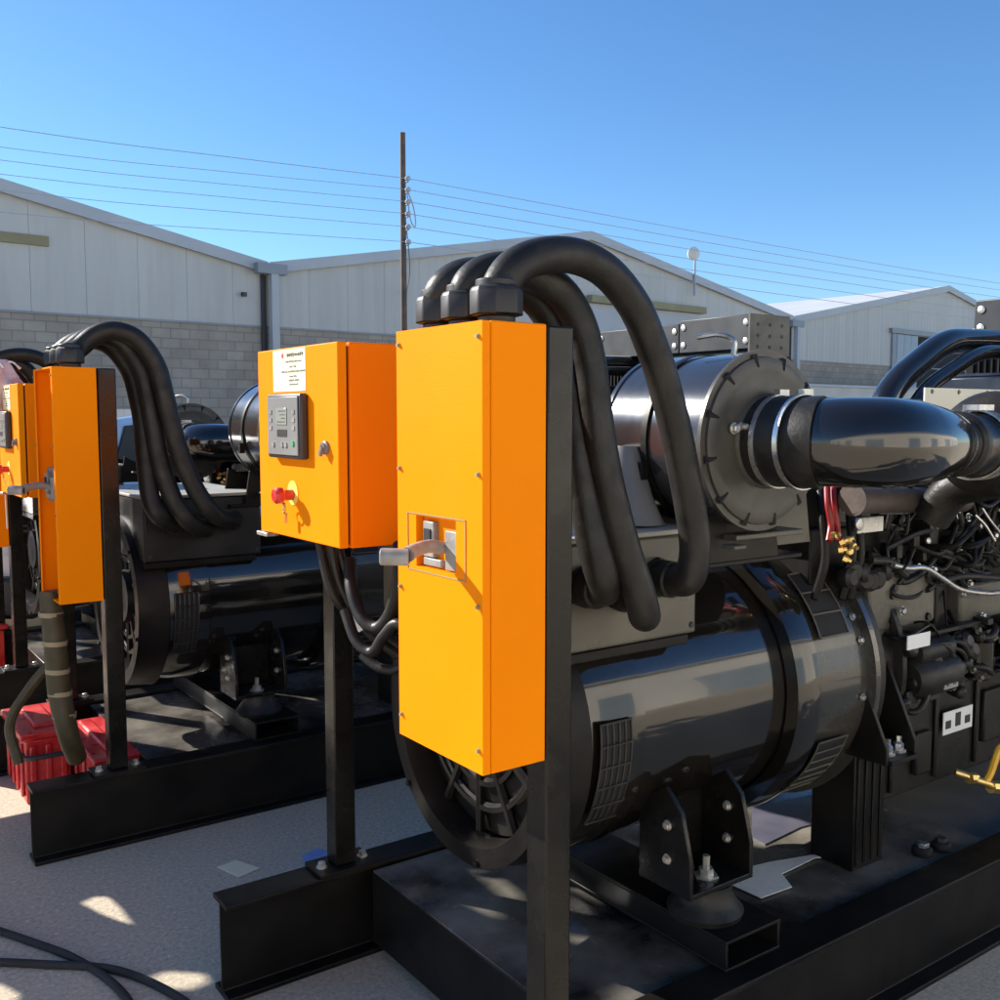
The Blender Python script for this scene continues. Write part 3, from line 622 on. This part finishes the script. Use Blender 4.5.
mb=MB()
for k in range(40): mb.box((4.128,1.22+k*.028,.4),(4.14,1.228+k*.028,1.78))
build('radiator_fins',mb,'satin',rad)
# ------------------------------------------------------------------ copies for the 2nd and 3rd sets
def shift(root,name,d,n=None):
    for c in root.children:
        if c.name.split('.')[0]==name: c.location+=V(d)
G2=copy_tree(G); G2.location=V((1.9-.24,AY+2.13,0)); G2['label']='middle generator set with an open breaker cabinet and a taped brown cable below it'
BASE[G2.name]=V(G2.location)
G3=copy_tree(G); G3.location=V((1.9-.24,AY+3.87,0)); G3['label']='farthest black generator set beside the white car, mostly hidden at left edge'
shift(G2,'control_cabinet',(0.0,.37,-.035)); shift(G2,'terminal_box',(.05,0,-.04))
M['tbdark']=mat('black terminal box',(.012,.012,.012),(.02,.02,.02),.3,.45)
shift(G2,'air_cleaner',(.10,0,0)); shift(G3,'air_cleaner',(.22,0,-.08))
shift(G3,'intake_elbow',(.16,0,-.08))
for g in (G2,G3):
    for c in list(g.children):
        if c.name.split('.')[0] in ('sheath_tail','drain_valve','rubber_boot')+(('power_cable',) if g is G2 else ()):
            for k in list(c.children): bpy.data.objects.remove(k)
            bpy.data.objects.remove(c)
TB2=[c for c in G2.children if c.name.startswith('terminal_box')][0]; TB2.data=TB2.data.copy(); TB2.data.materials[0]=M['tbdark']
for px,Ys,gx in (([(78,352),(90,336),(112,328),(138,337),(158,366),(168,410),(180,455),(196,492),(214,516)],(3.62,3.56),GL[2]),([(68,354),(80,340),(100,333),(124,342),(143,372),(152,420),(160,465),(174,503),(190,524)],(3.70,3.58),GL[1]),([(58,356),(70,343),(90,337),(112,345),(132,372),(142,415),(146,465),(150,500),(158,517)],(3.78,3.60),GL[0])):
    n=len(px); a=TG[{GL[2]:0,GL[1]:1,GL[0]:2}[gx]]; pts=[V((a[0]-.24,a[1]+2.13,bz1+.05))]+[P(u,v,Ys[0]+(Ys[1]-Ys[0])*i/(n-1)) for i,(u,v) in enumerate(px)]+[V((gx[0]-.19,TY+2.13-.05,gx[1]-.04))]
    build('power_cable',MB().tube(relax(pts),.0335,20,2),'rubber',G2)
# 2nd set: front of breaker cabinet stands open, brown taped cable drops from it
D=V((-.24,2.13,0))
for c in G2.children:
    if c.name.startswith('breaker_cabinet'):
        c['label']='breaker cabinet with dark recessed open front'; B2=c
for k in list(B2.children):
    if k.name.split('.')[0] in ('cabinet_door','plate_outline','door_screws'): bpy.data.objects.remove(k)
BASE[B2.name]=world(bc)+D
w_=.006; X0_,X1_,Y0_,Y1_,Z0_,Z1_=.724,.864,3.53,3.822,.872,1.662
mb=MB()
for a,b in (((X0_,Y0_,Z0_),(X1_,Y0_+w_,Z1_)),((X0_,Y1_-w_,Z0_),(X1_,Y1_,Z1_)),((X0_,Y0_+w_,Z1_-w_),(X1_,Y1_-w_,Z1_)),((X0_,Y0_+w_,Z0_),(X1_,Y1_-w_,Z0_+w_)),((X1_-w_,Y0_+w_,Z0_+w_),(X1_,Y1_-w_,Z1_-w_)),((X0_,Y0_+w_,Z0_+w_),(X0_+.004,Y0_+.02,Z1_-w_)),((X0_,Y1_-.02,Z0_+w_),(X0_+.004,Y1_-w_,Z1_-w_))): mb.box(a,b)
ob=build('cabinet_shell',mb,'orange',B2)
B2.data=B2.data.copy(); B2.data.clear_geometry(); 
bmx=bmesh.new(); tmp=ob.data.copy(); tmp.transform(Matrix.Translation(ob.location)); bmx.from_mesh(tmp); bmx.to_mesh(B2.data); bmx.free(); bpy.data.objects.remove(ob)
for p in B2.data.polygons: p.use_smooth=False
mb=MB().tube([(.72,3.67,.90),(.73,3.66,.72),(.74,3.67,.55),(.76,3.66,.40),(.80,3.72,.28)],[.036,.038,.04,.036,.034],14); mb.tube([(.74,3.70,.66),(.66,3.75,.55),(.60,3.80,.42),(.62,3.78,.28)],.018,10); 
lc=build('load_cable',mb,'cablebrown',G2)
mb=MB()
for p in ((.722,3.668,.82),(.73,3.66,.72),(.736,3.665,.62),(.742,3.67,.54),(.752,3.665,.46)): mb.lathe([(-.008,.041),(.008,.041)],p,(.05,0,1),14).cut()
build('cable_tape',mb,'tape',lc)
for k,c in enumerate(c for c in list(G3.children)): pass
# ------------------------------------------------------------------ setting: ground
mb=MB(); n=1
mb.add([(-400,-400,0),(600,-400,0),(600,600,0),(-400,600,0)],[(0,1,2,3)])
g=build('ground',mb,'ground',None,kind='structure')
# ------------------------------------------------------------------ warehouses
ang=R(4.67); O=V((8.0,19.25,0)); ux=V((math.cos(ang),math.sin(ang),0)); uy=V((-math.sin(ang),math.cos(ang),0))
def wp(s,t,z): return O+ux*s+uy*t+V((0,0,z))
def wobj(name,mb,m,parent,bevel=0,**k):
    o=build(name,mb,m,parent,bevel,**k); return o
class WB(MB):
    def wbox(s,s0,s1,t0,t1,z0,z1):
        q=[wp(a,b,c) for a,b,c in ((s0,t0,z0),(s1,t0,z0),(s1,t1,z0),(s0,t1,z0),(s0,t0,z1),(s1,t0,z1),(s1,t1,z1),(s0,t1,z1))]
        return s.add(q,[(0,3,2,1),(4,5,6,7),(0,1,5,4),(1,2,6,5),(2,3,7,6),(3,0,4,7)])
def barn(s0,s1,ez0,rz,ez1,label,side='block'):
    sm=(s0+s1)/2
    T=thing('warehouse',wp(sm,0,0),label,'warehouse','gabled warehouses in a row')
    rise=lambda s:(ez0+(rz-ez0)*(s-s0)/(sm-s0)) if s<sm else (ez1+(rz-ez1)*(s1-s)/(s1-sm))
    blk=WB().wbox(s0+.02,s1-.02,.0,.2,0,3.3); bw=build('block_wall',blk,'block',T)
    mb=WB(); s=s0+.02; w=.93
    while s<s1-.05:
        e=min(s+w,s1-.02); a,b=s+.003,e-.003
        pts=[wp(a,-.03,3.29),wp(b,-.03,3.29),wp(b,-.03,rise(b)-.03)]
        if a<sm<b: pts.append(wp(sm,-.03,rz-.03))
        pts.append(wp(a,-.03,rise(a)-.03)); mb.prism(pts,uy*.05)
        s=e
    mb.prism([wp(s0+.02,.021,3.3),wp(s1-.02,.021,3.3),wp(s1-.02,.021,rise(s1-.02)-.04),wp(sm,.021,rz-.04),wp(s0+.02,.021,rise(s0+.02)-.04)],uy*.06)
    build('gable_cladding',mb,'panel',T)
    mb=WB().wbox(s0,s1,-.05,.0,3.26,3.30); build('sill_flashing',mb,'gutter',T)
    for (a,za,b,zb) in ((s0,ez0,sm,rz),(s1,ez1,sm,rz)):
        mb=WB().prism([wp(a,-.12,za),wp(b,-.12,zb),wp(b,-.12,zb+.09),wp(a,-.12,za+.09)],uy*30); build('roof_slope',mb,'roof',T)
        mb=WB().prism([wp(a,-.16,za-.12),wp(b,-.16,zb-.12),wp(b,-.16,zb+.10),wp(a,-.16,za+.10)],uy*.035); build('verge_trim',mb,'trim',T)
    return T
W0=barn(-18.4,-.0,4.5,6.15,4.45,'grey warehouse at far left with ochre strip window in its gable')
W1=barn(.02,18.2,4.45,6.12,4.55,'wide grey warehouse in the middle with pale canopy strip, behind the cables')
W2=barn(18.22,38.6,4.55,6.35,4.6,'warehouse at right with pale blue sliding door and open dark doorway')
mb=WB().wbox(-9.2,-4.12,-.09,-.04,4.42,4.59); build('strip_window',mb,'ochre',W0)
mb=WB().wbox(9.05,13.7,-.25,-.035,4.42,4.6); build('canopy',mb,'ochre',W1)
mb=WB().wbox(9.1,13.6,-.06,-.035,2.0,4.41); build('roller_door',mb,'trim',W1)
mb=WB().wbox(24.3,36.0,-.16,-.04,4.45,4.62); build('door_track',mb,'gutter',W2)
mb=WB().wbox(24.45,24.75,-.10,-.035,2.5,4.44); build('door_jamb',mb,'gutter',W2)
mb=WB().wbox(26.3,31.6,-.045,-.036,.0,4.43); build('doorway',mb,'dark',W2)
mb=WB()
for k in range(3): mb.wbox(24.76+k*.5,25.24+k*.5,-.11,-.06,.05,4.42)
build('sliding_door',mb,'doorblue',W2)
# gutters and downpipes in the valleys
for W,s in ((W0,0.0),(W1,18.2)):
    mb=WB().wbox(s-.32,s+.32,-.34,-.17,4.30,4.5); build('gutter_box',mb,'gutter',W)
    mb=WB().wbox(s-.02,s+.14,-.32,-.18,0,4.3); build('downpipe',mb,'trim',W)
    mb=WB().wbox(s-.13,s-.035,-.10,-.052,0,4.3); build('corner_joint',mb,'dgrey',W)
    for dz in (3.9,):
        mb=WB().wbox(s-.55,s-.47,-.15,-.05,dz-.06,dz+.02); build('wall_lamp',mb,'dgrey',W)
# floodlight on thin mast over the roof
pf=wp(13.2,-.2,0)
fl=thing('floodlight_mast',pf+V((0,0,5.0)),'small round floodlight on a thin mast above the middle warehouse roof','floodlight')
build('mast',MB().tube([pf+V((0,0,4.9)),pf+V((0,0,6.1))],.03,8,smooth=False),'wire',fl)
build('lamp_head',MB().lathe([(0,.05),(.03,.17),(.1,.19),(.13,.1)],pf+V((-.12,0,6.05)),(-.3,-1,-.1),20),'lamp',fl)
# low pale wall and yard items in front of the right warehouse
mb=WB().wbox(15.5,27.0,-2.2,-2.0,0,2.35); lw=build('boundary_wall',mb,'creamwall',None,.01,label='low pale rendered wall in front of the right warehouse',category='wall')
mb=WB().wbox(15.4,27.1,-2.26,-1.94,2.352,2.42); build('coping',mb,'trim',lw)
# unseen screen added left of the sets; cut-outs shaped to throw sun patches
from mathutils.geometry import tessellate_polygon
SY=4.62; S0=V((-.6,1,.67))
T=thing('plywood_screen',(-.4,SY,0),'tall plywood screen with cut-outs standing left of the generator sets','screen')
outer=[(-1.4,.40),(.58,.40),(.58,2.3),(-1.4,2.3)]
def cast(px,z=0):
    o=[]
    for u,v in px:
        d=fw*1000+rt*(u-500)-up*(v-500); p=V((0,0,CH))+d*((z-CH)/d.z); k=(SY-p.y)/S0.y; o.append((p.x+S0.x*k,p.z+S0.z*k))
    return o
DZ=.246
holes=[cast([(130,737),(148,737),(190,750),(178,753),(135,743)],DZ),cast([(472,869),(495,873),(524,898),(522,906),(504,897),(483,880)],DZ),cast([(465,904),(477,900),(506,920),(495,918)],DZ),cast([(566,898),(620,936),(591,926),(566,910)],DZ),cast([(566,934),(590,938),(633,950),(617,955),(588,947),(566,940)],DZ),cast([(562,868),(610,904),(604,906),(562,884)],DZ),cast([(80,904),(95,897),(108,897),(120,908),(134,927),(118,922),(103,916)]),cast([(-30,984),(0,984),(22,996),(10,1012),(-30,1020)]),cast([(150,978),(168,972),(205,974),(210,985),(192,992),(165,992)])]
holes=[h for h in holes if all(-1.38<x<.56 and .42<z<2.28 for x,z in h)]
M['wood']=mat('pale plywood',(.30,.21,.12),(.42,.31,.19),.7,scale=3,bmp=.3,bscale=30)
loops=[outer]+holes; flat_=[p for l in loops for p in l]; tris=tessellate_polygon([[V((x,z,0)) for x,z in l] for l in loops])
n=len(flat_); th=.018; fs=[tuple(t) for t in tris]+[tuple(i+n for i in t[::-1]) for t in tris]; o0=0
for l in loops:
    m_=len(l)
    for k in range(m_): a_,b_=o0+k,o0+(k+1)%m_; fs.append((a_,b_,b_+n,a_+n))
    o0+=m_
mb=MB().add([(x,SY,z) for x,z in flat_]+[(x,SY+th,z) for x,z in flat_],fs); build('plywood_panel',mb,'wood',T)
for x in (-1.38,.50): build('screen_leg',MB().box((x,SY+.02,0),(x+.06,SY+.08,2.29)).box((x,SY-.3,0),(x+.06,SY+.019,.05)).box((x,SY+.081,0),(x+.06,SY+.4,.05)),'wood',T)
# unseen white building added behind the viewpoint to bounce light and show in reflections
T=thing('workshop_building',(4,-9,0),'long whitewashed workshop on the far side of the yard behind the viewpoint','building')
build('rendered_wall',MB().box((-34,-15,0),(46,-9,5.6)),mat('white render',(.74,.69,.60),(.8,.76,.68),.85,scale=.4,bmp=.2,bscale=12),T)
build('roof_slab',MB().box((-34.3,-15.3,5.603),(46.3,-8.6,5.8)),'trim',T)
for k in range(9): build('workshop_door',MB().box((-30+k*8.5,-9.0+.003,0.01),(-26.4+k*8.5,-8.94,3.4)),'doorblue',T)
# ------------------------------------------------------------------ pole and wires
pp=P(404,330,14); pp.z=0
up_=thing('utility_pole',pp,'thin dark weathered utility pole rising in front of the middle warehouse','utility pole')
build('pole',MB().tube([pp,pp+V((0,0,5.93))],.055,12,smooth=False,r1=.045),'rust',up_)
ys=[180,191,203,215,228,243]
for v in ys:
    z=P(404,v,14).z; build('insulator',MB().lathe([(0,.02),(.02,.045),(.06,.045),(.08,.02)],pp+V((.02,-.12,z-.04)),(0,0,1),12).box(pp+V((0,-.12,z-.05)),pp+V((.04,0,z-.03))),'wire',up_)
mb=MB().tube([pp+V((.05,-.05,5.05)),pp+V((.16,-.05,4.8)),pp+V((.2,-.05,4.55)),pp+V((.17,-.05,4.5)),pp+V((.1,-.05,4.62)),pp+V((.05,-.05,5.0))],.011,6); build('slack_loop',mb,'wire',up_)
mb=MB().tube([pp+V((.05,0,4.55)),pp+V((1.0,1.5,4.1)),wp(3.4,-.05,4.2)],.012,6); build('service_drop',mb,'wire',up_)
lz=[127,147,160,174,190,212]
nm=['uppermost','second from top','third from top','fourth from top','fifth from top','lowest']
for i,(v0,v) in enumerate(zip(lz,ys)):
    z=P(404,v,14).z; c=V((pp.x,13.88,z)); l=P(0,v0,13.88)
    dl=(l-c); far=c+dl*2.2+V((0,0,.25)); 
    rr=c+V((20,0,-.28-.0*i)); r2=c+V((55,0,-.35))
    mb=MB().tube([far,l,c+dl*.5+V((0,0,-.015)),c],.0042+.001*(i==0),6,6); mb.tube([c,c+V((10,0,-.2)),rr,r2],.0055,6,6)
    build('overhead_wire',mb,'wire',None,label='%s of the six wires crossing the sky past the pole'%nm[i],category='power line',group='overhead wires on the pole')
# ------------------------------------------------------------------ white car behind
ca=V((1.75,8.6,0)); car=thing('parked_car',ca,'white car with dark windscreen parked beyond the farthest generator set','car')
rot=Matrix.Rotation(R(55),3,'Z')
def cp_(x,y,z): return ca+rot@V((x,y,z))
prof=[(-2.1,.35),(-2.15,.75),(-1.9,.95),(-1.2,1.02),(-.75,1.48),(.9,1.56),(1.7,1.1),(2.15,1.0),(2.2,.4)]
mb=MB(); mb.prism([cp_(x,-.83,z) for x,z in prof],rot@V((0,1.66,0))); build('car_body',mb,'carwhite',car,.08)
mb=MB(); mb.prism([cp_(-1.17,-.7,1.06),cp_(-1.17,.7,1.06),cp_(-.80,.62,1.44),cp_(-.80,-.62,1.44)],rot@V((-.02,0,.02))); build('windscreen',mb,'glass',car)
for sy in (-1,1):
    mb=MB().prism([cp_(-1.0,sy*.835,1.06),cp_(.0,sy*.835,1.06),cp_(.0,sy*.835,1.45),cp_(-.70,sy*.835,1.43)],rot@V((0,sy*.01,0))); build('side_window',mb,'glass',car)
    mb=MB().prism([cp_(.06,sy*.835,1.06),cp_(1.5,sy*.835,1.08),cp_(.95,sy*.835,1.46),cp_(.06,sy*.835,1.45)],rot@V((0,sy*.01,0))); build('side_window',mb,'glass',car)
    for x in (-1.35,1.35):
        w=MB().lathe([(0,.2),(.01,.31),(.04,.32),(.18,.32),(.2,.3)],cp_(x,sy*.66,.32),rot@V((0,sy,0)),32); wo=build('wheel',w,'tyre',car)
        build('rim',MB().lathe([(.19,.2),(.205,.19),(.208,.05)],cp_(x,sy*.66,.32),rot@V((0,sy,0)),24),'lgrey',wo)
    build('headlight',MB().box(cp_(-2.12,sy*.55-.16,.72)-V((.03,0,0)),cp_(-2.12,sy*.55-.16,.72)+V((.1,.2,.12))),'lamp',car,.02)
build('bumper',MB().prism([cp_(-2.2,-.82,.3),cp_(-2.2,.82,.3),cp_(-2.2,.82,.55),cp_(-2.2,-.82,.55)],rot@V((.12,0,0))),'dgrey',car,.03)
# ------------------------------------------------------------------ red crates
def crate(x0,y0,x1,y1,z0,z1,label,ang=0,lid=True):
    c=V(((x0+x1)/2,(y0+y1)/2,z0)); T=thing('plastic_crate',c,label,'crate','red plastic crates under the generator sets'); rm=Matrix.Rotation(ang,3,'Z')
    q=MB(); q.box((x0,y0,z0),(x1,y1,z1-.05),rm,c)
    w=x1-x0
    for k in range(3):
        xx=x0+w*(k+.5)/3; q.box((xx-.012,y0-.012,z0+.02),(xx+.012,y0,z1-.07),rm,c)
    for k in range(4):
        yy=y0+(y1-y0)*(k+.5)/4; q.box((x0-.012,yy-.012,z0+.02),(x0,yy+.012,z1-.07),rm,c)
    build('crate_body',q,'red',T,.012)
    l=MB().box((x0-.02,y0-.02,z1-.045),(x1+.02,y1+.02,z1-.015),rm,c); l.box((x0+.04,y0+.04,z1-.016),(x1-.04,y1-.04,z1),rm,c)
    lo=build('crate_lid',l,'red',T,.012)
    h=MB().tube([c+rm@V((-.1,y0-c.y-.03,z1-z0-.09)),c+rm@V((-.08,y0-c.y-.06,z1-z0-.1)),c+rm@V((.08,y0-c.y-.06,z1-z0-.1)),c+rm@V((.1,y0-c.y-.03,z1-z0-.09))],.010,8); build('handle',h,'dgrey',T)
    return T
crate(.70,4.12,.865,4.50,.0,.30,'red ribbed plastic crate at the left edge between the middle set rails',.0)
crate(.885,3.78,1.015,4.30,.0,.26,'red plastic crate behind the breaker cabinet post of the middle set',.0)
crate(.35,6.2,.95,6.75,.0,.33,'far small red plastic crate beyond the farthest set rail',.1)
# ------------------------------------------------------------------ small things
def flat(name,pts,z,m,label,cat,th=.003,group=None):
    poly=[(x,y,z+random.uniform(0,.0)) for x,y in pts]; o=build(name,MB().prism(poly,(0,0,th)),m,None,label=label,category=cat)
    if group: o['group']=group
    return o
def gp(u,v,z=0):
    d=fw*1000+rt*(u-500)-up*(v-500); p=V((0,0,CH))+d*((z-CH)/d.z); return (p.x,p.y)
flat('paper_scrap',[gp(217,868),gp(236,861),gp(260,869),gp(239,878)],.002,'paper','square cream paper scrap on dark ground near the nearest frame rail end','paper',.002)  # cream piece stands in for a patch of sunlight on the ground
flat('plastic_scrap',[gp(301,858),gp(316,850),gp(327,852),gp(329,862),gp(308,867)],.002,'bluepaper','small blue plastic scrap on the ground by the control cabinet post foot','scrap',.004)
flat('plastic_sheet',[gp(752,808,.246),gp(815,795,.246),gp(850,815,.246),gp(800,828,.246),gp(765,845,.246),gp(752,838,.246)],.246,'sheet','bluish plastic sheet lying on the nearest deck behind the alternator foot','plastic sheet',.003)
flat('plastic_sheet',[gp(732,885,.25),gp(745,868,.25),gp(770,862,.25),gp(812,855,.25),gp(841,850,.25),gp(849,856,.25),gp(815,858,.25),gp(782,874,.25),gp(792,887,.25),gp(761,898,.25)],.249,mat('dusty white film',(.80,.79,.74),(.88,.87,.83),.4,.6,scale=40,bmp=.3),'torn whitish plastic sheet on the nearest deck beside the alternator foot','plastic sheet',.002)  # whitish piece stands in for sunlight falling on the deck
for (u,v),lab,r_ in (((922,853),'round black steel plug with bright top on the nearest deck, left of its pair',.026),((941,848),'black steel plug lying right of the bright topped one on the nearest deck',.024)):
    x,y=gp(u,v,.25); z0=.2605 if y<1.49 else .2455; T=thing('steel_plug',(x,y,z0),lab,'plug','steel plugs on the deck')
    build('plug_body',MB().lathe([(0,r_),(.004,r_*1.1),(.02,r_*1.1),(.024,r_*.9)],(x,y,z0),(0,0,1),20),'dark',T)
    build('plug_cap',MB().lathe([(0,r_*.7),(.012,r_*.7)],(x,y,z0+.0245),(0,0,1),6),'steel' if r_>.025 else 'dgrey',T,.001)
# rubber hoses on the ground at the lower left
for pts,lab in (([(-30,925),(30,945),(80,965),(125,1000),(150,1060)],'black rubber hose lying on the ground in the bottom left corner'),([(-30,965),(40,968),(120,975),(190,1010),(215,1060)],'flatter black hose lying on the ground beside the nearest rail end')):
    build('ground_hose',MB().tube([V((*gp(u,v),.011)) for u,v in pts],.011,12),M['tyre'],None,label=lab,category='hose')
# pink film bundle tied with string at the left edge
c=V((.52,4.02,1.52)); c=V((.815,5.03,1.575))
T=thing('plastic_bundle',c-V((0,0,.16)),'crumpled pink plastic film tied with white string at the left edge','plastic film')
mb=MB(); rg=random.Random(9); pr=[]
ring=26
for i in range(15):
    h=-.18+.36*i/14; r0=.07*math.sin(math.pi*min(1,max(.06,(i+.6)/15.2)))**.6+.01
    for k in range(ring):
        a=2*math.pi*k/ring; rr=r0*(1+.22*math.sin(5*a+i*.9)+rg.uniform(-.12,.12)); pr.append(c+V((rr*math.cos(a),rr*math.sin(a),h)))
fs=[(i*ring+k,i*ring+(k+1)%ring,(i+1)*ring+(k+1)%ring,(i+1)*ring+k) for i in range(14) for k in range(ring)]+[list(range(ring))[::-1],[14*ring+k for k in range(ring)]]
mb.add(pr,fs); build('plastic_film',mb,'pink',T,angle=180)
mb=MB()
for k in range(6):
    a=k*1.1; mb.tube([c+V((0,0,.13)),c+V((.05*math.cos(a),.05*math.sin(a),.17)),c+V((.09*math.cos(a+.3),.09*math.sin(a+.3),.14))],.0035,6)
mb.lathe([(-.006,.04),(.006,.04)],c+V((0,0,.13)),(0,0,1),16); mb.tube([c+V((0,0,-.17)),c+V((0,.0,-.35)),c+V((.02,.1,-.6))],.004,6); build('string',mb,'string',T)
# ------------------------------------------------------------------ light
S=V((-.6,1,.67)).normalized()
ld=bpy.data.lights.new('sun','SUN'); lo=bpy.data.objects.new('sun',ld); COL.objects.link(lo); lo.rotation_euler=S.to_track_quat('Z','Y').to_euler()
ld.energy=5; ld.angle=R(.53); ld.color=(1,.95,.87)
w=bpy.data.worlds.new('World'); SC.world=w; w.use_nodes=True; t=w.node_tree; bg=t.nodes['Background']
sk=t.nodes.new('ShaderNodeTexSky'); sk.sky_type='NISHITA'; sk.sun_disc=False; sk.sun_elevation=math.asin(S.z); sk.sun_rotation=math.atan2(S.x,S.y)
sk.air_density=1; sk.dust_density=.3; sk.ozone_density=5; hs=t.nodes.new('ShaderNodeHueSaturation'); hs.inputs['Saturation'].default_value=1.12; t.links.new(sk.outputs[0],hs.inputs['Color']); t.links.new(hs.outputs[0],bg.inputs[0]); sk.altitude=600; bg.inputs[1].default_value=.10
vs=SC.view_settings; vs.view_transform='Standard'; vs.look='None'; vs.exposure=.95; vs.gamma=1
